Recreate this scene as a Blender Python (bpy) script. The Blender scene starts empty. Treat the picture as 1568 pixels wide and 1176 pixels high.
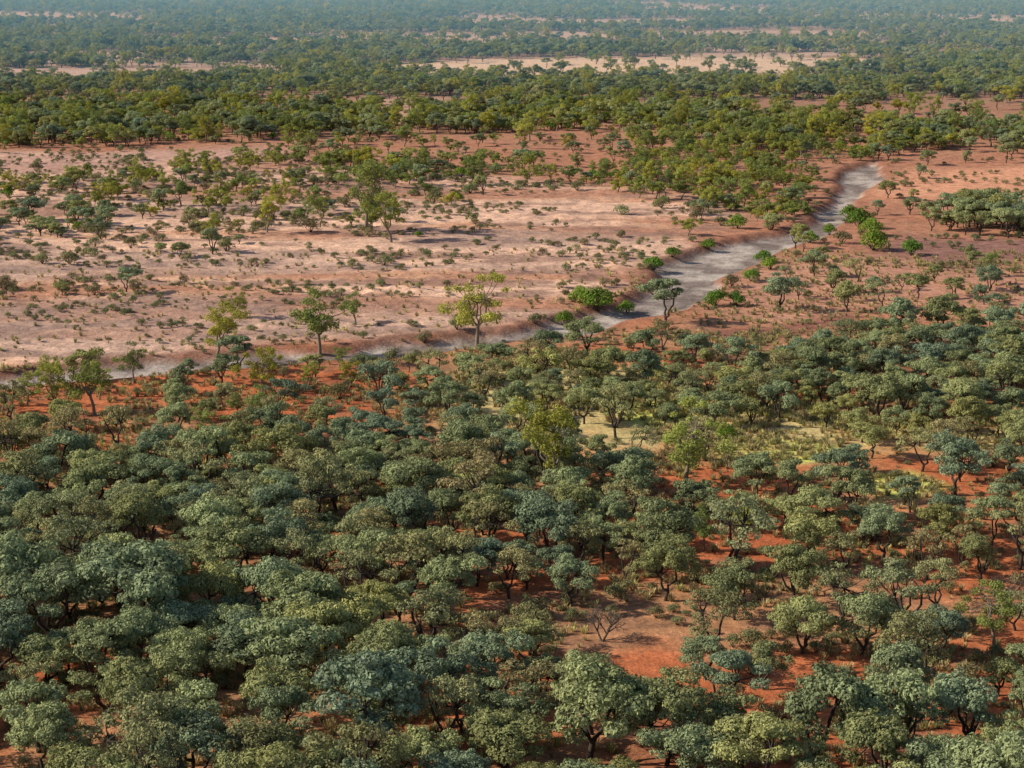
import bpy, math, random
import numpy as np
from mathutils import Vector
random.seed(7); rng=np.random.default_rng(7)
scene=bpy.context.scene
# ------------------------------------------------------------------ camera
H=45.0; PITCH=math.radians(12.35); F=70/36*1568
cam=bpy.data.cameras.new("camera"); cam.lens=70; cam.sensor_width=36; cam.clip_end=40000; cam.clip_start=1
co=bpy.data.objects.new("camera",cam); scene.collection.objects.link(co)
co.location=(0,0,H); co.rotation_euler=(math.pi/2-PITCH,0,0); scene.camera=co
def G(u,v):
    """survey a ground position (metres) from bearing/depression read on the photo"""
    a=(u-784)/F; b=(v-588)/F
    dy=math.cos(PITCH)-b*math.sin(PITCH); dz=-math.sin(PITCH)-b*math.cos(PITCH)
    t=H/-dz
    return (a*t,dy*t)
def P(*pts): return np.array([G(u,v) for u,v in pts])
# ------------------------------------------------------------------ noise
TAB=rng.random((256,256))
def vnoise(x,y):
    xi=np.floor(x).astype(int); yi=np.floor(y).astype(int); fx=x-xi; fy=y-yi
    fx=fx*fx*(3-2*fx); fy=fy*fy*(3-2*fy)
    a=TAB[xi%256,yi%256]; b=TAB[(xi+1)%256,yi%256]; c=TAB[xi%256,(yi+1)%256]; d=TAB[(xi+1)%256,(yi+1)%256]
    return (a*(1-fx)+b*fx)*(1-fy)+(c*(1-fx)+d*fx)*fy
def fbm(x,y,o=4,off=0.0):
    s=0;a=.5;t=0
    for i in range(o):
        s=s+a*vnoise(x+off+i*17.3,y+off*1.7+i*9.1); t+=a; a*=.5; x=x*2.03; y=y*2.03
    return s/t
def sstep(a,b,x):
    t=np.clip((x-a)/(b-a),0,1); return t*t*(3-2*t)
def inside(poly,x,y):
    r=np.zeros(x.shape,bool); n=len(poly)
    for i in range(n):
        x1,y1=poly[i]; x2,y2=poly[(i+1)%n]
        if y1==y2: continue
        c=((y1>y)!=(y2>y))&(x<(x2-x1)*(y-y1)/(y2-y1)+x1); r^=c
    return r
def sdist(poly,x,y):
    d=np.full(x.shape,1e9); n=len(poly)
    for i in range(n):
        x1,y1=poly[i]; x2,y2=poly[(i+1)%n]; ex=x2-x1; ey=y2-y1
        t=np.clip(((x-x1)*ex+(y-y1)*ey)/(ex*ex+ey*ey+1e-9),0,1)
        d=np.minimum(d,np.hypot(x-x1-t*ex,y-y1-t*ey))
    return np.where(inside(poly,x,y),d,-d)
# ------------------------------------------------------------------ survey polygons
CREEK=P((1325,246),(1285,260),(1280,290),(1248,318),(1236,338),(1195,354),(1130,360),(1050,382),(1008,398),(985,438),(945,462),(895,480),(790,500),(700,513),(560,527),(400,534),(250,546),(100,562),(-100,581),(-500,608),
 (-500,642),(-100,608),(100,584),(300,568),(450,556),(600,549),(720,533),(800,521),(905,509),(965,490),(1045,472),(1085,454),(1110,428),(1155,402),(1215,374),(1282,352),(1312,320),(1320,296),(1365,266),(1352,247))
PLAIN=P((-700,600),(0,566),(250,548),(400,535),(700,514),(900,478),(990,425),(1010,396),(1120,350),(1120,300),(1000,285),(560,262),(430,228),(0,232),(-700,235))
RCLEAR=P((1312,300),(1350,275),(1430,258),(1568,255),(2000,258),(2000,305),(1550,298),(1430,310))
PURP=P((1330,392),(1400,358),(1568,362),(2000,362),(2000,402),(1568,402),(1450,412))
PURP2=P((1050,545),(1085,497),(1180,492),(1310,480),(1330,492),(1190,520),(1120,545))
GRASS=P((620,600),(800,548),(1000,560),(1150,600),(1320,640),(1568,650),(1568,690),(1300,705),(1050,712),(900,690),(700,660))
YEL1=P((1060,664),(1130,668),(1270,676),(1285,704),(1180,710),(1070,704))
YEL2=P((1320,730),(1400,728),(1445,746),(1400,764),(1320,758))
YEL3=P((880,562),(1010,590),(1120,636),(1010,655),(930,620))
TAN=P((540,100),(700,94),(900,88),(1190,86),(1400,92),(1420,102),(1240,112),(900,116),(620,114))
TANF=P((560,112),(900,112),(1240,108),(1200,122),(900,130),(640,128))
TAN2=P((-300,106),(200,104),(440,106),(440,121),(150,128),(-300,128))
PSTR=P((-300,238),(0,236),(430,224),(430,240),(200,250),(0,274),(-300,277))
POCK=P((560,150),(680,148),(700,182),(600,190),(540,175))
DENSE=P((-500,718),(0,712),(110,716),(200,728),(320,700),(420,668),(600,672),(700,690),(830,690),(960,720),(985,790),(900,880),(800,905),(600,925),(640,990),(760,1040),(800,1120),(1000,1110),(1040,1180),(1050,1350),(-500,1350))
LOWR=P((1000,1150),(1600,1150),(2200,1150),(2200,1400),(900,1400))
OPENR=P((960,720),(1000,705),(1568,690),(2100,690),(2100,1350),(1050,1350),(1040,1180),(1000,1110),(800,1120),(760,1040),(640,990),(600,925),(800,905),(900,880),(985,790))
MIDR=P((1150,575),(1180,560),(1330,530),(1568,500),(2100,490),(2100,690),(1300,690),(1290,640),(1150,620))
MIDC=P((640,585),(760,560),(900,540),(1060,530),(1090,560),(1150,580),(1290,640),(1300,690),(1000,705),(960,720),(830,690),(600,672),(520,650))
FRINGE=P((-500,640),(0,610),(150,590),(330,575),(640,560),(520,650),(420,668),(320,700),(250,650),(0,690),(-500,690))
CLR1=P((830,945),(1000,925),(1160,940),(1170,985),(1060,1005),(1060,1065),(930,1075),(850,1020))
CLR2=P((1320,770),(1490,765),(1560,800),(1440,822),(1350,812))
CLR3=P((1280,880),(1450,880),(1450,925),(1290,935))
CLR4=P((1165,695),(1240,700),(1230,735),(1180,740))
CLR5=P((1180,1000),(1300,1020),(1330,1100),(1190,1110))
CLR6=P((1070,664),(1280,674),(1280,738),(1090,732))
CLR7=P((1320,728),(1440,728),(1450,775),(1330,775))
BELT=P((830,285),(950,255),(1090,200),(1300,200),(1400,240),(1275,252),(1270,290),(1238,315),(1222,343),(1130,352),(1080,318),(960,296))
CLUMPR=P((1420,354),(1445,335),(1510,318),(2000,312),(2000,362),(1568,364))
BANDL1=P((-500,262),(0,280),(250,258),(500,246),(830,250),(860,275),(700,285),(500,292),(250,300),(0,304),(-500,300))
BANDL2=P((-500,335),(0,330),(150,325),(210,345),(130,372),(0,375),(-500,400))
BANDL3=P((200,300),(480,300),(640,330),(600,360),(420,350),(300,375),(150,345))
RMID=P((1090,470),(1130,415),(1250,385),(1350,400),(1568,410),(2000,410),(2000,475),(1568,478),(1330,478),(1180,490))
# ------------------------------------------------------------------ terrain height
def height(x,y):
    x=np.asarray(x,float); y=np.asarray(y,float)
    h=(fbm(x/90,y/90,3,3.1)-.5)*1.2+(fbm(x/12,y/12,3,8.0)-.5)*.25
    near=(y>120)&(y<560)
    sd=np.full(x.shape,-99.0)
    if near.any():
        xx=x[near]; yy=y[near]
        w=(fbm(xx/7,yy/7,3,5.)-.5)*5
        sd[near]=sdist(CREEK,xx,yy)+w*.8
    fade=sstep(560,500,y)
    h=h-1.0*sstep(-.8,2.0,sd)*fade+.15*sstep(-14,-1,sd)*fade
    pl=np.zeros(x.shape); m=(y>200)&(y<480)
    if m.any(): pl[m]=sstep(-4,6,sdist(PLAIN,x[m],y[m]))
    r=fbm(x/30,y/9,4,2.2); ter=np.abs((r*7)%1-.5)*2
    h=h+pl*(sstep(.3,.7,ter)*.28+(r-.5)*.5)
    return h
# ------------------------------------------------------------------ ground colours (albedo)
def groundcol(x,y):
    amp=np.clip(y*.02,2,30)
    px=x+(fbm(x/14,y/14,4,1.)-.5)*amp*1.6; py=y+(fbm(x/14,y/14,4,31.)-.5)*amp*2.2
    A=lambda *c: np.array(c)[None,:]
    def mix(c,k,col): k=k[:,None]; return c*(1-k)+k*col
    n1=fbm(x/16,y/16,4,11.); n2=fbm(x/4,y/4,3,12.)
    c=np.repeat(A(.52,.165,.075),len(x),0)
    c=mix(c,sstep(.50,.68,n1)*.7,A(.46,.27,.15))
    c=mix(c,sstep(.50,.66,n2)*.6,A(.27,.145,.095))
    c=mix(c,sstep(.38,.22,n1)*.5,A(.38,.10,.05))
    c=mix(c,sstep(200,270,y)*.8,A(.46,.23,.155))
    c=mix(c,sstep(430,700,y)*.75,A(.32,.21,.155))
    st=fbm(x/150,y/70,4,21.)
    c=mix(c,sstep(700,850,y)*sstep(.5,.6,st)*.75,A(.60,.42,.32))
    c=mix(c,sstep(2000,3200,y)*.9,A(.07,.09,.06))
    def M(poly,s): 
        k=np.zeros(len(x)); b=poly; e=s*6+60
        m=(px>b[:,0].min()-e)&(px<b[:,0].max()+e)&(py>b[:,1].min()-e)&(py<b[:,1].max()+e)
        if m.any(): k[m]=sstep(-s,s,sdist(poly,px[m],py[m]))
        return k
    k=M(PLAIN,4)
    s1=fbm(x/44,y/13,5,41.); s2=fbm(x/12,y/4.5,4,43.); s3=fbm(x/70,y/26,3,47.)
    pc=np.repeat(A(.62,.34,.225),len(x),0)
    pc=mix(pc,sstep(.45,.58,s1)*.9,A(.78,.49,.36))
    pc=mix(pc,sstep(.48,.36,s1)*.85,A(.46,.22,.145))
    pc=mix(pc,sstep(.53,.63,s2)*.75,A(.31,.185,.15))
    pc=mix(pc,sstep(.55,.67,s3)*.5,A(.40,.28,.24))
    pc=mix(pc,sstep(330,440,y)*.4,A(.46,.28,.225))
    c=mix(c,k,pc)
    c=mix(c,M(RMID,5)*.75,A(.54,.28,.20)*(.75+.5*n1[:,None]))
    c=mix(c,M(PSTR,8)*.8,A(.54,.32,.26)); c=mix(c,M(POCK,8)*.7,A(.56,.36,.27))
    c=mix(c,M(RCLEAR,8)*.9,A(.72,.35,.22))
    c=mix(c,M(PURP,5)*.85,A(.28,.15,.13))
    c=mix(c,M(PURP2,2)*.85,A(.28,.12,.095))
    g=sstep(.33,.55,n2*.5+n1*.5)
    c=mix(c,M(GRASS,4)*(.4+.6*g)*.95,A(.60,.48,.23))
    for q in (YEL1,YEL2,YEL3): c=mix(c,M(q,1.0)*(.55+.45*g),A(.62,.62,.17))
    c=mix(c,M(TANF,12)*.8,A(.36,.22,.17)); c=mix(c,M(TAN,12)*.95,A(.74,.52,.37)); c=mix(c,M(TAN2,12)*.9,A(.60,.40,.33))
    m=(y>120)&(y<560); sd=np.full(len(x),-99.0)
    sd[m]=sdist(CREEK,x[m],y[m])+(fbm(x[m]/7,y[m]/7,3,5.)-.5)*4
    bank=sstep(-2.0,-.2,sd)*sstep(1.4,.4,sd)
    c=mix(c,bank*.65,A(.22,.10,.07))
    bed=sstep(.2,1.8,sd); bn=fbm(x/4,y/5,4,51.)
    bc=np.repeat(A(.36,.295,.265),len(x),0); bc=mix(bc,sstep(.5,.62,bn),A(.50,.42,.375)); bc=mix(bc,sstep(.47,.39,bn)*.85,A(.21,.165,.15))
    c=mix(c,bed,bc)
    return np.clip(c,.01,.8)
# ------------------------------------------------------------------ ground mesh
rows=[-400,-150,-20,30,60,75]
for v in np.arange(1300,0,-2.0): rows.append(G(784,v)[1])
last=rows[-1]
for k in range(60): last*=1.04; rows.append(last)
rows=np.array(sorted(rows)); NC=561
t=np.linspace(-1,1,NC); sc=(.55*t+.45*t**3)
W=.75*np.maximum(rows,150)
X=(W[:,None]*sc[None,:]); Y=np.repeat(rows[:,None],NC,1)
x=X.ravel(); y=Y.ravel(); z=height(x,y)
nr=len(rows); idx=np.arange(nr*NC).reshape(nr,NC)
faces=np.stack([idx[:-1,:-1],idx[:-1,1:],idx[1:,1:],idx[1:,:-1]],-1).reshape(-1,4)
def mkmesh(name,verts,faces4,smooth=False):
    me=bpy.data.meshes.new(name); nv=len(verts); nf=len(faces4)
    me.vertices.add(nv); me.vertices.foreach_set("co",np.asarray(verts,np.float32).ravel())
    me.loops.add(nf*4); me.loops.foreach_set("vertex_index",np.asarray(faces4,np.int32).ravel())
    me.polygons.add(nf); me.polygons.foreach_set("loop_start",np.arange(0,nf*4,4,dtype=np.int32))
    try: me.polygons.foreach_set("loop_total",np.full(nf,4,np.int32))
    except Exception: pass
    me.update(calc_edges=True)
    if smooth: me.polygons.foreach_set("use_smooth",np.ones(nf,bool))
    me.validate(); return me
gm=mkmesh("ground",np.stack([x,y,z],-1),faces,True)
gc=groundcol(x,y)
at=gm.color_attributes.new("soil",'FLOAT_COLOR','POINT')
at.data.foreach_set("color",np.concatenate([gc,np.ones((len(gc),1))],1).astype(np.float32).ravel())
ground=bpy.data.objects.new("ground",gm); scene.collection.objects.link(ground)
# ------------------------------------------------------------------ materials
def newmat(n):
    m=bpy.data.materials.new(n); m.use_nodes=True; nt=m.node_tree; nt.nodes.clear()
    return m,nt,nt.nodes.new("ShaderNodeOutputMaterial")
def N(nt,t,**k):
    n=nt.nodes.new(t)
    for a,b in k.items(): setattr(n,a,b)
    return n
m,nt,out=newmat("red_soil"); L=nt.links.new
ca=N(nt,"ShaderNodeAttribute",attribute_name="soil"); geo=N(nt,"ShaderNodeNewGeometry")
def noise(scale,det=4,rough=.6):
    n=N(nt,"ShaderNodeTexNoise"); n.inputs["Scale"].default_value=scale; n.inputs["Detail"].default_value=det; n.inputs["Roughness"].default_value=rough
    L(geo.outputs["Position"],n.inputs["Vector"]); return n
def mr(src,a,b,c,d):
    n=N(nt,"ShaderNodeMapRange"); n.inputs[1].default_value=a;n.inputs[2].default_value=b;n.inputs[3].default_value=c;n.inputs[4].default_value=d
    L(src,n.inputs[0]); return n.outputs[0]
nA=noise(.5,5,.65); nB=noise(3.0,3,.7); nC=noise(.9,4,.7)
f1=mr(nA.outputs[0],.3,.7,.68,1.3); f2=mr(nB.outputs[0],.3,.7,.72,1.26)
mu=N(nt,"ShaderNodeMath",operation='MULTIPLY'); L(f1,mu.inputs[0]); L(f2,mu.inputs[1])
hs=N(nt,"ShaderNodeHueSaturation"); L(ca.outputs["Color"],hs.inputs["Color"]); L(mu.outputs[0],hs.inputs["Value"])
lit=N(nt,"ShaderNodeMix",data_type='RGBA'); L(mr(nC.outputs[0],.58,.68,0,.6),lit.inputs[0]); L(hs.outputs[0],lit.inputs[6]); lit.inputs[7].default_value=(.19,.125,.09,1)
bs=N(nt,"ShaderNodeBsdfDiffuse"); L(lit.outputs[2],bs.inputs[0])
bp=N(nt,"ShaderNodeBump"); bp.inputs["Strength"].default_value=.7; bp.inputs["Distance"].default_value=.4; L(nA.outputs[0],bp.inputs["Height"])
bp2=N(nt,"ShaderNodeBump"); bp2.inputs["Strength"].default_value=.5; bp2.inputs["Distance"].default_value=.08; L(nB.outputs[0],bp2.inputs["Height"]); L(bp.outputs[0],bp2.inputs["Normal"])
L(bp2.outputs[0],bs.inputs["Normal"]); L(bs.outputs[0],out.inputs[0]); gm.materials.append(m)

def foliage(name,cols,trans=.18):
    m,nt,out=newmat(name); L=nt.links.new
    oi=N(nt,"ShaderNodeObjectInfo"); nz=N(nt,"ShaderNodeTexNoise"); nz.inputs["Scale"].default_value=.03; nz.inputs["Detail"].default_value=1; L(oi.outputs["Location"],nz.inputs["Vector"])
    a=N(nt,"ShaderNodeMath",operation='MULTIPLY_ADD'); L(oi.outputs["Random"],a.inputs[0]); a.inputs[1].default_value=.8
    b=N(nt,"ShaderNodeMapRange"); b.inputs[1].default_value=.35;b.inputs[2].default_value=.65;b.inputs[3].default_value=-.05;b.inputs[4].default_value=.25; L(nz.outputs[0],b.inputs[0]); L(b.outputs[0],a.inputs[2])
    cr=N(nt,"ShaderNodeValToRGB"); e=cr.color_ramp.elements
    while len(e)<len(cols): e.new(.5)
    for i,c in enumerate(cols): e[i].position=i/(len(cols)-1); e[i].color=(*c,1)
    L(a.outputs[0],cr.inputs[0])
    wn=N(nt,"ShaderNodeTexWhiteNoise",noise_dimensions='3D'); L(oi.outputs["Location"],wn.inputs["Vector"])
    br=N(nt,"ShaderNodeMapRange"); br.inputs[3].default_value=.76; br.inputs[4].default_value=1.22; L(wn.outputs["Value"],br.inputs[0])
    at=N(nt,"ShaderNodeAttribute",attribute_name="tone"); mm=N(nt,"ShaderNodeMath",operation='MULTIPLY'); L(at.outputs["Fac"],mm.inputs[0]); L(br.outputs[0],mm.inputs[1])
    hs=N(nt,"ShaderNodeHueSaturation"); L(cr.outputs[0],hs.inputs["Color"]); L(mm.outputs[0],hs.inputs["Value"])
    d=N(nt,"ShaderNodeBsdfDiffuse"); tr=N(nt,"ShaderNodeBsdfTranslucent"); mx=N(nt,"ShaderNodeMixShader"); mx.inputs[0].default_value=trans
    L(hs.outputs[0],d.inputs[0]); L(hs.outputs[0],tr.inputs[0]); L(d.outputs[0],mx.inputs[1]); L(tr.outputs[0],mx.inputs[2]); L(mx.outputs[0],out.inputs[0]); return m
def bark(name,c1,c2):
    m,nt,out=newmat(name); L=nt.links.new
    tc=N(nt,"ShaderNodeTexCoord"); nz=N(nt,"ShaderNodeTexNoise"); nz.inputs["Scale"].default_value=4; L(tc.outputs["Object"],nz.inputs["Vector"])
    mx=N(nt,"ShaderNodeMix",data_type='RGBA'); L(nz.outputs[0],mx.inputs[0]); mx.inputs[6].default_value=(*c1,1); mx.inputs[7].default_value=(*c2,1)
    d=N(nt,"ShaderNodeBsdfDiffuse"); L(mx.outputs[2],d.inputs[0]); L(d.outputs[0],out.inputs[0]); return m
F_MUL=foliage("mulga_foliage",[(.215,.275,.185),(.275,.32,.17),(.32,.34,.155),(.37,.355,.13)])
F_MTH=foliage("thin_mulga_foliage",[(.28,.31,.17),(.34,.33,.155),(.36,.29,.15)])
F_EUC=foliage("eucalypt_foliage",[(.21,.27,.10),(.31,.34,.09),(.44,.40,.07)],.28)
F_GRN=foliage("green_shrub_foliage",[(.12,.22,.05),(.18,.29,.05),(.27,.37,.06)],.3)
F_SCR=foliage("scrub_foliage",[(.20,.24,.12),(.25,.25,.12),(.28,.22,.13)])
F_GRS=foliage("dry_grass_blades",[(.60,.48,.25),(.48,.38,.20),(.30,.29,.14),(.64,.59,.22)])
B_DRK=bark("dark_bark",(.04,.033,.03),(.10,.08,.07)); B_PAL=bark("pale_bark",(.30,.25,.20),(.16,.12,.09)); B_DED=bark("dead_wood",(.08,.065,.055),(.18,.15,.13))
# ------------------------------------------------------------------ plant builders
class PB:
    def __init__(s): s.v=[];s.f=[];s.n=0;s.mi=[];s.tone=[]
    def add(s,v,f,mi,tone):
        s.v.append(v); s.f.append(f+s.n); s.n+=len(v); s.mi.append(np.full(len(f),mi)); s.tone.append(tone)
    def tube(s,pts,rad,k=5):
        pts=np.array(pts,float); m=len(pts); vs=[]
        for i in range(m):
            d=pts[min(i+1,m-1)]-pts[max(i-1,0)]; d/=np.linalg.norm(d)+1e-9
            a=np.cross(d,[.3,1,.1]); a/=np.linalg.norm(a)+1e-9; b=np.cross(d,a)
            for j in range(k):
                q=2*math.pi*j/k; vs.append(pts[i]+rad[i]*(a*math.cos(q)+b*math.sin(q)))
        fs=[[i*k+j,i*k+(j+1)%k,(i+1)*k+(j+1)%k,(i+1)*k+j] for i in range(m-1) for j in range(k)]
        s.add(np.array(vs),np.array(fs),0,np.ones(len(vs)))
    def leaves(s,c,rad,n,r,lo=-.35,L_=.24,W_=.11,bend=1.1,shell=.72):
        d=r.normal(size=(n*3,3)); d/=np.linalg.norm(d,axis=1)[:,None]; d=d[d[:,2]>lo][:n]; n=len(d)
        if n<2: return
        rr=shell+(1.06-shell)*r.random(n)**.7; lump=1+.18*np.sin(d[:,0]*6+c[0]*3)*np.sin(d[:,1]*6+c[1]*2)
        p=np.array(c)+d*np.array(rad)*(rr*lump)[:,None]
        nn=d*bend+r.normal(size=(n,3))*.5+np.array([0,0,.15]); nn/=np.linalg.norm(nn,axis=1)[:,None]
        a=np.cross(nn,r.normal(size=(n,3))); a/=np.linalg.norm(a,axis=1)[:,None]; b=np.cross(nn,a)
        l=(L_*(.6+.8*r.random(n)))[:,None]/2; w=(W_*(.6+.8*r.random(n)))[:,None]/2
        v=np.stack([p-a*l-b*w*.4,p+b*w-a*l*.1,p+a*l+b*w*.3,p-b*w+a*l*.2],1).reshape(-1,3)
        t=np.repeat(np.clip(1+.16*r.normal(size=n),.5,1.5)*(1+.1*r.normal()),4)
        s.add(v,np.arange(n*4).reshape(n,4),1,t)
    def mesh(s,name,mats):
        me=mkmesh(name,np.concatenate(s.v),np.concatenate(s.f))
        me.polygons.foreach_set("material_index",np.concatenate(s.mi).astype(np.int32))
        a=me.attributes.new("tone",'FLOAT','POINT'); a.data.foreach_set("value",np.concatenate(s.tone).astype(np.float32))
        for m in mats: me.materials.append(m)
        return me
def limb(b,r,p0,p1,r0,r1,sag=.15,n=4,k=5):
    p0=np.array(p0);p1=np.array(p1);L_=np.linalg.norm(p1-p0)
    pts=[p0+(p1-p0)*t_+np.array([0,0,-math.sin(t_*math.pi)*sag*L_*.5])+(r.normal(size=3)*.05*L_ if 0<t_<1 else 0) for t_ in np.linspace(0,1,n)]
    b.tube(pts,np.linspace(r0,r1,n),k); return pts
def mulga(seed,R=2.5,Ht=4.9,nl=15,dens=600,thin=0.0,mats=None,name="mulga_tree_mesh",drop=1.2,skirt=3,amin=.5,amax=.98):
    r=np.random.default_rng(seed); b=PB()
    nst=r.integers(2,5); base=np.array([0,0,-.3]); forkz=r.uniform(.4,1.1)
    fork=np.array([r.normal()*.12,r.normal()*.12,forkz]); b.tube([base,fork*[.5,.5,.4],fork],[.17,.14,.13],6)
    stems=[]
    for i in range(nst):
        q=2*math.pi*(i+r.random()*.7)/nst; e=np.array([math.cos(q)*R*.36,math.sin(q)*R*.36,Ht*.55+r.normal()*.2])
        limb(b,r,fork,e,.12,.07,.25,5); stems.append(e)
    asym=r.normal(size=2)*.35; qd=r.random()*3.14
    spots=[]
    for i in range(nl):
        u=math.sqrt((i+.5)/nl); spots.append((u,i*2.4+r.normal()*.45,Ht*.86-drop*(u**2)+r.normal()*.26,r.uniform(amin,amax)))
    for i in range(skirt):
        spots.append((r.uniform(.62,.95),r.random()*6.28,Ht*.84-drop-r.uniform(.1,.7),r.uniform(.45,.75)))
    for u,q,cz,a in spots:
        if r.random()<thin: continue
        rr=R*.78*u*(1+.18*r.normal())*(1+.22*math.cos(2*(q-qd))); cx=rr*math.cos(q)+asym[0]; cy=rr*math.sin(q)+asym[1]
        a*=(R/2.5); h=a*r.uniform(.5,.72)
        st=min(stems,key=lambda e:(e[0]-cx)**2+(e[1]-cy)**2); limb(b,r,st,(cx,cy,cz-h*.2),.055,.02,.2,3,4)
        for k in range(2):
            limb(b,r,(cx,cy,cz-h*.3),(cx+r.normal()*a*.4,cy+r.normal()*a*.4,cz+h*.3),.02,.01,.1,2,3)
        b.leaves((cx,cy,cz),(a,a*r.uniform(.8,1.1),h),int(dens*a*a),r,lo=-.4,L_=.19,W_=.095,bend=1.4,shell=.70)
        for k in range(5):
            q2=r.random()*6.28; aa=a*r.uniform(.2,.42)
            b.leaves((cx+math.cos(q2)*a*.9,cy+math.sin(q2)*a*.9,cz+r.uniform(-.3,.8)*h),(aa,aa,aa*.7),int(dens*aa*aa*.95),r,lo=-.6,L_=.18,W_=.09,bend=1.3)
    return b.mesh(name,mats or [B_DRK,F_MUL])
def euc(seed,R=2.4,Ht=6.5,nl=22,dens=300,mats=None,name="eucalypt_tree_mesh",low=.33):
    r=np.random.default_rng(seed); b=PB()
    lean=r.normal(size=2)*.35; f1=np.array([lean[0],lean[1],Ht*.28])
    b.tube([[0,0,-.3],[lean[0]*.3,lean[1]*.3,Ht*.14],f1],[.2,.16,.14],6)
    st=[]
    for i in range(4):
        q=i*1.6+r.normal()*.4; e=f1+np.array([math.cos(q)*R*.42,math.sin(q)*R*.42,Ht*r.uniform(.18,.46)])
        limb(b,r,f1,e,.11,.05,.2,5); st.append(e)
    for i in range(nl):
        e=st[r.integers(4)]; off=r.normal(size=3)*[R*.38,R*.38,Ht*.15]+[0,0,.3]
        c=e+off; c[2]=min(max(c[2],Ht*low),Ht*.97); a=r.uniform(.35,.8)
        limb(b,r,e,c,.045,.015,.15,3,4)
        b.leaves(c,(a,a,a*r.uniform(.6,.9)),int(dens*a*a*1.6),r,lo=-.8,L_=.23,W_=.10,bend=.9,shell=.4)
    return b.mesh(name,mats or [B_PAL,F_EUC])
def shrub(seed,mats,R=1.2,Ht=1.7,nl=9,dens=520,name="shrub_mesh"):
    r=np.random.default_rng(seed); b=PB()
    for i in range(nl):
        u=math.sqrt((i+.3)/nl); q=i*2.4+r.normal()*.3; a=r.uniform(.35,.6)*R/1.2
        c=np.array([R*.7*u*math.cos(q),R*.7*u*math.sin(q),Ht*(.68-.35*u*u)+r.normal()*.1])
        limb(b,r,(0,0,-.1),c,.04,.012,.1,3,4); b.leaves(c,(a,a,a*.8),int(dens*a*a*1.3),r,lo=-.6,L_=.18,W_=.09)
    return b.mesh(name,mats)
def bare(seed):
    r=np.random.default_rng(seed); b=PB()
    def rec(p,d,L_,rad,lv):
        e=p+d*L_; limb(b,r,p,e,rad,rad*.65,-.1,3,5 if lv<2 else 3)
        if lv>=5: return
        for i in range(3 if lv<4 else 2):
            nd=d+r.normal(size=3)*.55; nd[2]+=.12; nd/=np.linalg.norm(nd); rec(e,nd,L_*r.uniform(.6,.8),rad*.65,lv+1)
    for i in range(3):
        q=i*2.1+r.random(); d=np.array([math.cos(q)*.5,math.sin(q)*.5,.8]); rec(np.array([0,0,-.2]),d/np.linalg.norm(d),1.3,.14,0)
    return b.mesh("dead_tree_mesh",[B_DED,F_SCR])
def tuft(seed,n=34,h=.5,w=.35):
    r=np.random.default_rng(seed); b=PB(); vs=[]
    for i in range(n):
        q=r.random()*6.28; p=np.array([math.cos(q),math.sin(q),0])*w*.4*r.random(); tip=p+np.array([math.cos(q)*w*r.random(),math.sin(q)*w*r.random(),h*r.uniform(.5,1)])
        s_=np.array([-math.sin(q),math.cos(q),0])*.03; vs+= [p-s_,p+s_,tip+s_*.5,tip-s_*.5]
    b.add(np.array(vs),np.arange(n*4).reshape(n,4),0,np.repeat(np.clip(1+.2*r.normal(size=n),.5,1.5),4))
    return b.mesh("grass_tuft_mesh",[F_GRS])
MUL=[mulga(100+i,R=random.uniform(2.2,2.8),Ht=random.uniform(4.2,5.4),nl=random.choice([11,13,15,17]),drop=random.uniform(.9,1.6),skirt=random.choice([2,4,6])) for i in range(12)]
MUT=[mulga(200+i,R=2.4,Ht=5.0,nl=17,dens=330,thin=.2,mats=[B_DRK,F_MTH],amin=.4,amax=.75) for i in range(6)]
EUC=[euc(300+i) for i in range(5)]
BSH=[euc(340+i,R=2.6,Ht=4.4,nl=28,dens=380,low=.12,name="eucalypt_tree_mesh") for i in range(3)]
GRN=[shrub(400+i,[B_DRK,F_GRN]) for i in range(3)]
SCR=[shrub(420+i,[B_DRK,F_SCR],dens=300) for i in range(4)]
BAR=[bare(500+i) for i in range(2)]
TUF=[tuft(600+i) for i in range(4)]
NM={'m':("mulga_tree",MUL,5.3),'t':("mulga_tree",MUT,5.1),'e':("eucalypt_tree",EUC,5.2),'g':("green_shrub",GRN,2.5),'s':("scrub_bush",SCR,2.5),'b':("dead_tree",BAR,5.0)}
placed=[]; first={}
def put(kind,wx,wy,width,variant=None,zs=1.0):
    nm,ms,bw=NM[kind]; me=ms[random.randrange(len(ms)) if variant is None else variant]
    o=bpy.data.objects.new(nm,me); scene.collection.objects.link(o); s=width/bw
    o.location=(wx,wy,float(height(np.array([wx]),np.array([wy]))[0])); o.rotation_euler=(random.gauss(0,.04),random.gauss(0,.04),random.uniform(0,6.28)); o.scale=(s,s*random.uniform(.9,1.1),s*zs)
    placed.append((wx,wy,width)); first.setdefault(me.name,o); return o
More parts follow.
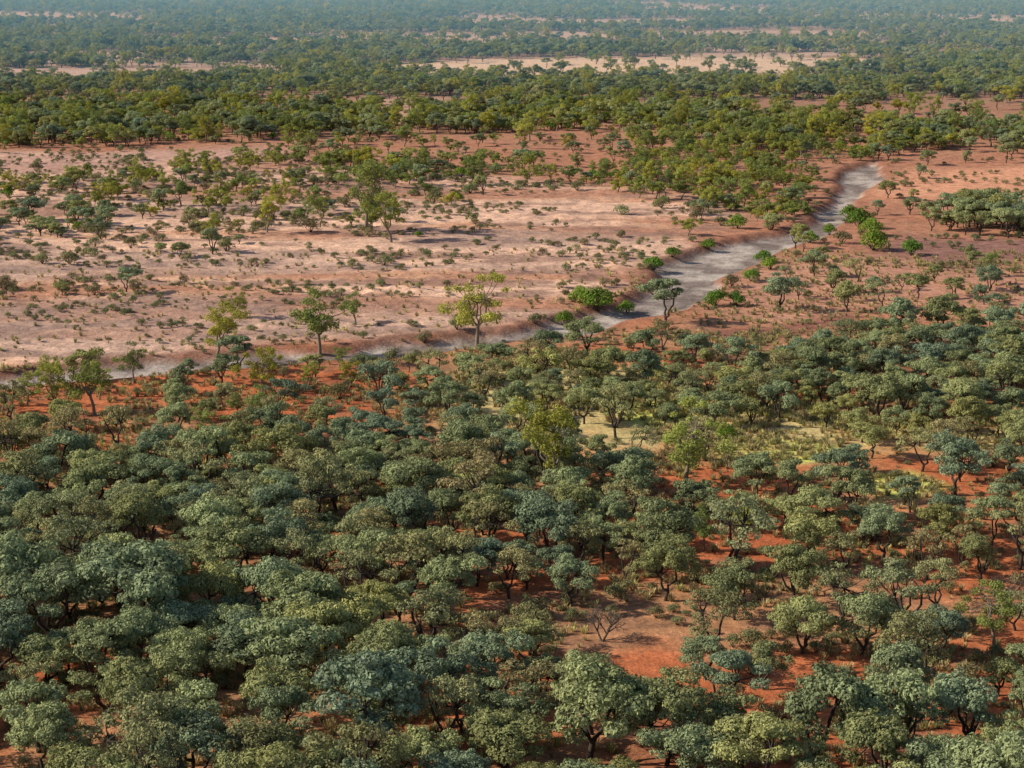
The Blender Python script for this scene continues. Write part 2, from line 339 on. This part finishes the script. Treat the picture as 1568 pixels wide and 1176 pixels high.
heroes="""m 1110 1102 125;m 1245 1170 190;t 1405 1062 140;e 1522 998 85;m 1228 1000 105;m 1125 948 95;m 1240 868 115;t 1290 882 75;b 922 980 75;m 672 1045 95;t 960 895 70;m 1018 918 105;m 690 945 110;m 875 925 90;m 565 900 110;m 1518 838 85;m 1283 772 92;e 1132 842 60;e 1078 842 65;e 1050 742 100;e 850 760 120;m 1060 796 85;b 900 1062 90;t 810 1000 90;m 1125 812 80;m 1350 860 90;m 1435 850 85;t 1420 890 80;m 1545 730 70;m 1160 760 75;m 1212 770 75;m 1470 740 70
m 450 1005 165;m 215 985 190;m 75 990 150;m 345 1010 100;m 150 1060 140;m 240 1140 170;m 420 1120 140;m 60 1150 130;m 590 1075 130;m 740 1070 120;m 830 1075 90;m 360 905 120;m 430 880 110;m 560 1180 200;m 900 1170 190;m 1020 1170 150;m 1480 1150 150;m 1320 1000 110;m 580 975 100
e 402 604 62;e 490 536 90;e 330 548 76;e 730 520 90;m 275 642 62;m 365 572 64;m 832 560 66;m 760 566 52;m 662 602 52;m 1020 496 80;g 915 472 62;g 890 468 40;g 1095 468 46;g 1128 468 36;m 1195 474 72;m 1298 476 52;m 1275 448 46;m 1405 457 44;m 1515 446 46;m 1430 432 34;m 1462 456 40;g 1315 348 46;g 1338 382 50;g 1395 390 40;g 1000 408 36;g 1168 402 34;g 1130 350 34;m 582 618 84;t 20 648 70;e 92 632 66;e 145 634 80;m 118 584 60;e 205 588 50;m 318 648 44;m 430 628 60;g 1112 672 36;e 560 362 92;e 600 372 60;s 665 312 34;e 545 500 44;e 640 196 40;m 340 590 60;e 360 490 36;t 1350 470 44;m 900 545 70;m 990 555 60;e 1520 425 30;g 1150 430 30;g 960 468 30;b 1530 930 70;t 180 690 80;t 120 700 80;m 50 690 70;s 600 560 40;s 520 610 40;s 700 508 34;s 650 520 30;g 1030 392 26;g 1085 376 26;s 1180 352 30;g 1240 372 28;g 1270 358 26;s 1120 440 34;g 865 488 34;s 820 494 30;s 1290 372 34;g 1300 335 36;g 1335 360 40;g 1180 412 30"""
for h in heroes.replace("\n",";").split(";"):
    k,u,v,w=h.split(); u,v,w=float(u),float(v),float(w); wx,wy=G(u,v); d=math.sqrt(wx*wx+wy*wy+H*H)
    put(k,wx,wy,w*d/F)
grid={}
def key(a,b): return (int(a//6),int(b//6))
for q in placed: grid.setdefault(key(q[0],q[1]),[]).append(q)
NCAND=36000
cy=np.sqrt(rng.uniform(78**2,275**2,NCAND)); cx=cy*rng.uniform(-.34,.34,NCAND)
def zone(polys):
    r=np.zeros(NCAND,bool)
    for p in polys: r|=inside(p,cx,cy)
    return r
zD,zO,zR,zC,zF,zM=zone([DENSE]),zone([OPENR]),zone([MIDR]),zone([MIDC]),zone([FRINGE]),zone([RMID]); zL=zone([LOWR])
zX=zone([CLR1,CLR2,CLR3,CLR4,CLR5,CLR6,CLR7,PURP2]); csd=sdist(CREEK,cx,cy); cl=fbm(cx/18,cy/18,3,77.)
cnt=0
for i in range(NCAND):
    X_,Y_=cx[i],cy[i]; c=cl[i]
    if csd[i]>-1.5: continue
    if zX[i]:
        if random.random()<.998: continue
    md=None; kinds='m'
    if zD[i] or zL[i]: md=.60 if c>.42 else .76; kinds='mmmmmmmtt'
    elif zO[i]: md=.88 if c>.5 else 1.3; kinds='mmmmtttsb' if random.random()<.3 else 'mmmmtts'; 
    elif zR[i]: md=.68 if c>.42 else .98; kinds='mmmmmmt'
    elif zC[i]: md=.88 if c>.5 else 1.35; kinds='mmmmmt'
    elif zF[i]: md=1.35; kinds='mmtees'
    elif zM[i]:
        if random.random()<.9: continue
        md=1.6; kinds='mmts'
    else: continue
    k=random.choice(kinds); w=random.choice((random.uniform(3.,4.8),random.uniform(4.2,6.4))) if k in 'mtb' else (random.uniform(3,4.6) if k=='e' else random.uniform(1.4,2.4))
    if zF[i] or zM[i]: w*=.8
    if Y_>190: w*=.86
    if Y_<135: w*=1.12
    kx,ky=key(X_,Y_); ok=True
    for a in (-1,0,1):
        for b in (-1,0,1):
            for q in grid.get((kx+a,ky+b),()):
                if math.hypot(q[0]-X_,q[1]-Y_)<md*(q[2]+w)*.5: ok=False;break
            if not ok:break
        if not ok:break
    if not ok: continue
    put(k,X_,Y_,w,None,random.uniform(.82,1.12)); grid.setdefault((kx,ky),[]).append(placed[-1]); cnt+=1
print("near trees",cnt,len(placed))
# ------------------------------------------------------------------ instanced masses
def scatter(name,px,py,scl,kinds_idx,sources,zoff=0.0):
    n=len(px); me=bpy.data.meshes.new(name); me.vertices.add(n)
    pz=height(px,py)+zoff
    me.vertices.foreach_set("co",np.stack([px,py,pz],-1).astype(np.float32).ravel())
    a=me.attributes.new("rot",'FLOAT_VECTOR','POINT'); rv=np.zeros((n,3),np.float32); rv[:,2]=rng.uniform(0,6.28,n); a.data.foreach_set("vector",rv.ravel())
    a=me.attributes.new("scl",'FLOAT_VECTOR','POINT'); sv=np.repeat(scl[:,None],3,1); sv[:,2]*=rng.uniform(.8,1.15,n); a.data.foreach_set("vector",sv.astype(np.float32).ravel())
    a=me.attributes.new("idx",'INT','POINT'); a.data.foreach_set("value",kinds_idx.astype(np.int32))
    ob=bpy.data.objects.new(name,me); scene.collection.objects.link(ob)
    ng=bpy.data.node_groups.new(name,'GeometryNodeTree')
    ng.interface.new_socket("Geometry",in_out='INPUT',socket_type='NodeSocketGeometry'); ng.interface.new_socket("Geometry",in_out='OUTPUT',socket_type='NodeSocketGeometry')
    gi=ng.nodes.new("NodeGroupInput"); go=ng.nodes.new("NodeGroupOutput"); jo=ng.nodes.new("GeometryNodeJoinGeometry")
    def attr(nm,dt):
        q=ng.nodes.new("GeometryNodeInputNamedAttribute"); q.data_type=dt; q.inputs[0].default_value=nm; return [o for o in q.outputs if o.enabled and o.name=="Attribute"][0]
    ar,as_,ai=attr("rot",'FLOAT_VECTOR'),attr("scl",'FLOAT_VECTOR'),attr("idx",'INT')
    for si,src in enumerate(sources):
        cmpn=ng.nodes.new("FunctionNodeCompare"); cmpn.data_type='INT'; cmpn.operation='EQUAL'
        ins=[s for s in cmpn.inputs if s.enabled and s.name in("A","B")]
        ng.links.new(ai,ins[0]); ins[1].default_value=si
        oi=ng.nodes.new("GeometryNodeObjectInfo"); oi.transform_space='ORIGINAL'; oi.inputs["Object"].default_value=src; oi.inputs["As Instance"].default_value=True
        ip=ng.nodes.new("GeometryNodeInstanceOnPoints")
        ng.links.new(gi.outputs[0],ip.inputs["Points"]); ng.links.new(cmpn.outputs[0],ip.inputs["Selection"]); ng.links.new(oi.outputs["Geometry"],ip.inputs["Instance"])
        ng.links.new(ar,ip.inputs["Rotation"]); ng.links.new(as_,ip.inputs["Scale"]); ng.links.new(ip.outputs[0],jo.inputs[0])
    ng.links.new(jo.outputs[0],go.inputs[0]); md=ob.modifiers.new("scatter",'NODES'); md.node_group=ng
    return ob
def src(meshes,nm):
    r=[]
    for me in meshes:
        if me.name in first: r.append(first[me.name])
        else:
            wx,wy=random.uniform(-60,60),random.uniform(380,420)
            o=bpy.data.objects.new(nm,me); scene.collection.objects.link(o); o.location=(wx,wy,float(height(np.array([wx]),np.array([wy]))[0])); first[me.name]=o; r.append(o)
    return r
NF=460000
fy=np.sqrt(rng.uniform(255**2,2500**2,NF)); fx=fy*rng.uniform(-.35,.35,NF)
area=.35*(2500**2-255**2); base=NF/area
amp=np.clip(fy*.03,4,40); qx=fx+(fbm(fx/20,fy/20,3,61.)-.5)*amp*2; qy=fy+(fbm(fx/20,fy/20,3,62.)-.5)*amp*2
I=lambda p: inside(p,qx,qy)
ydist=lambda v:G(784,v)[1]
st=fbm(fx/110,fy/38,4,66.); st2=fbm(fx/22,fy/22,3,68.); st3=fbm(fx/150,fy/70,4,21.)
rho=np.zeros(NF); typ=np.zeros(NF,int)
far=qy>ydist(236); rho[far]=.066*(.12+.95*sstep(.38,.53,st[far])); 
ff=qy>ydist(88); rho[ff]=.05*(.2+.8*sstep(.40,.5,st[ff]))*(1-.9*sstep(.50,.57,st3[ff]))
rho[I(TANF)]*=.3; rho[inside(TAN,fx,fy)|inside(TAN2,fx,fy)]*=.05; rho[I(POCK)]*=.15
mid=(~far)
pl=I(PLAIN)&mid; rho[pl]=.016*sstep(.44,.60,st2[pl])+.002; typ[pl]=2
core=inside(P((450,470),(350,420),(620,330),(820,300),(1060,310),(1030,380),(960,440),(700,490)),qx,qy); rho[core&pl]*=.13
oth=mid&~pl; rho[oth]=.008 
rho[I(PSTR)]=.001
for q,d,t_ in ((BANDL1,.045,3),(BANDL2,.06,0),(BANDL3,.03,3),(BELT,.055,1),(RMID,.004,0),(RCLEAR,.0006,2),(PURP,.0004,2)):
    k=I(q); rho[k]=d*(.2+1.0*sstep(.38,.53,st2[k]) if d<.05 else 1); typ[k]=t_
kc=inside(CLUMPR,fx,fy); rho[kc]=.11; typ[kc]=0
nearz=inside(MIDR,fx,fy)|inside(MIDC,fx,fy)|(inside(RMID,fx,fy)&(fy<275)); rho[nearz]=0
rho[sdist(CREEK,fx,fy)>-1]=0
rho[(fy<265)&(inside(DENSE,fx,fy)|inside(FRINGE,fx,fy))]=0
keep=rng.random(NF)<rho/base; fx,fy,typ,far,kc=fx[keep],fy[keep],typ[keep],far[keep],kc[keep]; n=len(fx); print("far",n)
sm,se,sg,ss,sb=src(MUL,"mulga_tree"),src(EUC,"eucalypt_tree"),src(GRN,"green_shrub"),src(SCR,"scrub_bush"),src(BSH,"eucalypt_tree")
S=sm[:5]+se[:2]+sb+sg+ss[:2]; o_e=5; o_g=10; o_s=13
pe=np.where(typ==1,.75,np.where(typ==3,.45,np.where(typ==2,.14,.0))); pe=np.where(far&(typ==0),.48,pe); pe=np.where(kc,0,pe)
ps=np.where(typ==2,.74,np.where(typ==3,.3,.04)); pg=np.where(typ==1,.12,.03); ps=np.where(kc,0,ps)
v=rng.random(n); kind=rng.integers(0,5,n)
kind=np.where(v<pe,o_e+rng.integers(0,5,n),kind)
kind=np.where((v>=pe)&(v<pe+ps),o_s+rng.integers(0,2,n),kind)
kind=np.where((v>=pe+ps)&(v<pe+ps+pg),o_g+rng.integers(0,3,n),kind)
scl=np.where(kind<5,rng.uniform(.5,1.15,n),np.where(kind<10,rng.uniform(.4,1.1,n),rng.uniform(.7,1.8,n)))
scl*=np.where(fy>700,1.1,np.where(fy<450,.8,1.0)); scl=np.where(kc,rng.uniform(.8,1.15,n),scl)
scatter("distant_woodland",fx,fy,scl,kind,S)
def fan(n,a,b): yy=np.sqrt(rng.uniform(a*a,b*b,n)); return yy*rng.uniform(-.34,.34,n),yy
gx,gy=fan(80000,80,300); gn=fbm(gx/9,gy/9,3,91.); gp=np.where(inside(GRASS,gx,gy),1.,.55)*sstep(.34,.56,gn)
gp=np.where(inside(PLAIN,gx,gy),.04,np.where(gy>235,gp*.4,gp))
for q in(YEL1,YEL2,YEL3): gp[inside(q,gx,gy)]=1
gp[sdist(CREEK,gx,gy)>-.5]=0
k=rng.random(len(gx))<gp; gx,gy=gx[k],gy[k]
tsrc=[]
for i,me in enumerate(TUF):
    o=bpy.data.objects.new("dry_grass",me); scene.collection.objects.link(o); wx,wy=G(1100+i*20,690); o.location=(wx,wy,float(height(np.array([wx]),np.array([wy]))[0])); tsrc.append(o)
scatter("dry_grass_field",gx,gy,rng.uniform(.5,1.3,len(gx)),rng.integers(0,4,len(gx)),tsrc)
bx,by=fan(30000,80,480); bn=fbm(bx/18,by/10,3,95.); bpb=sstep(.43,.6,bn)*.6; bpb=np.where(inside(PLAIN,bx,by),bpb*.6,np.where(by>235,bpb*.3,bpb)); bpb[sdist(CREEK,bx,by)>0]=0
k=rng.random(len(bx))<bpb; bx,by=bx[k],by[k]
scatter("low_scrub",bx,by,rng.uniform(.15,.6,len(bx))+np.where(by>260,.12,0),rng.integers(0,4,len(bx)),ss)
# ------------------------------------------------------------------ haze volume over the far plain
bm=np.array([[sx,sy,sz] for sz in(-8,60) for sy in(560,9000) for sx in(-6000,6000)],float)
hm=mkmesh("haze",bm,np.array([[0,2,3,1],[4,5,7,6],[0,1,5,4],[2,6,7,3],[0,4,6,2],[1,3,7,5]]))
m,nt,out=newmat("haze_air"); vs=N(nt,"ShaderNodeVolumeScatter"); vs.inputs["Color"].default_value=(.26,.66,1,1); vs.inputs["Density"].default_value=1/1350; vs.inputs["Anisotropy"].default_value=0.0
nt.links.new(vs.outputs[0],out.inputs["Volume"]); hm.materials.append(m)
ho=bpy.data.objects.new("haze",hm); scene.collection.objects.link(ho)
# ------------------------------------------------------------------ light
EL=math.radians(32); AZ=math.radians(266)
sd_=Vector((math.sin(AZ)*math.cos(EL),math.cos(AZ)*math.cos(EL),math.sin(EL)))
sl=bpy.data.lights.new("sun",'SUN'); sl.energy=5.0; sl.angle=math.radians(.53); sl.color=(1,.91,.72)
so=bpy.data.objects.new("sun",sl); scene.collection.objects.link(so); so.rotation_euler=(-sd_).to_track_quat('-Z','Y').to_euler(); so.location=(-100,0,200)
w=bpy.data.worlds.new("World"); scene.world=w; w.use_nodes=True; nt=w.node_tree
bg=nt.nodes["Background"]; sk=nt.nodes.new("ShaderNodeTexSky"); sk.sky_type='NISHITA'; sk.sun_disc=False; sk.sun_elevation=EL; sk.sun_rotation=AZ
nt.links.new(sk.outputs[0],bg.inputs[0]); bg.inputs[1].default_value=.10
scene.view_settings.view_transform='Standard'; scene.view_settings.look='None'; scene.view_settings.exposure=0
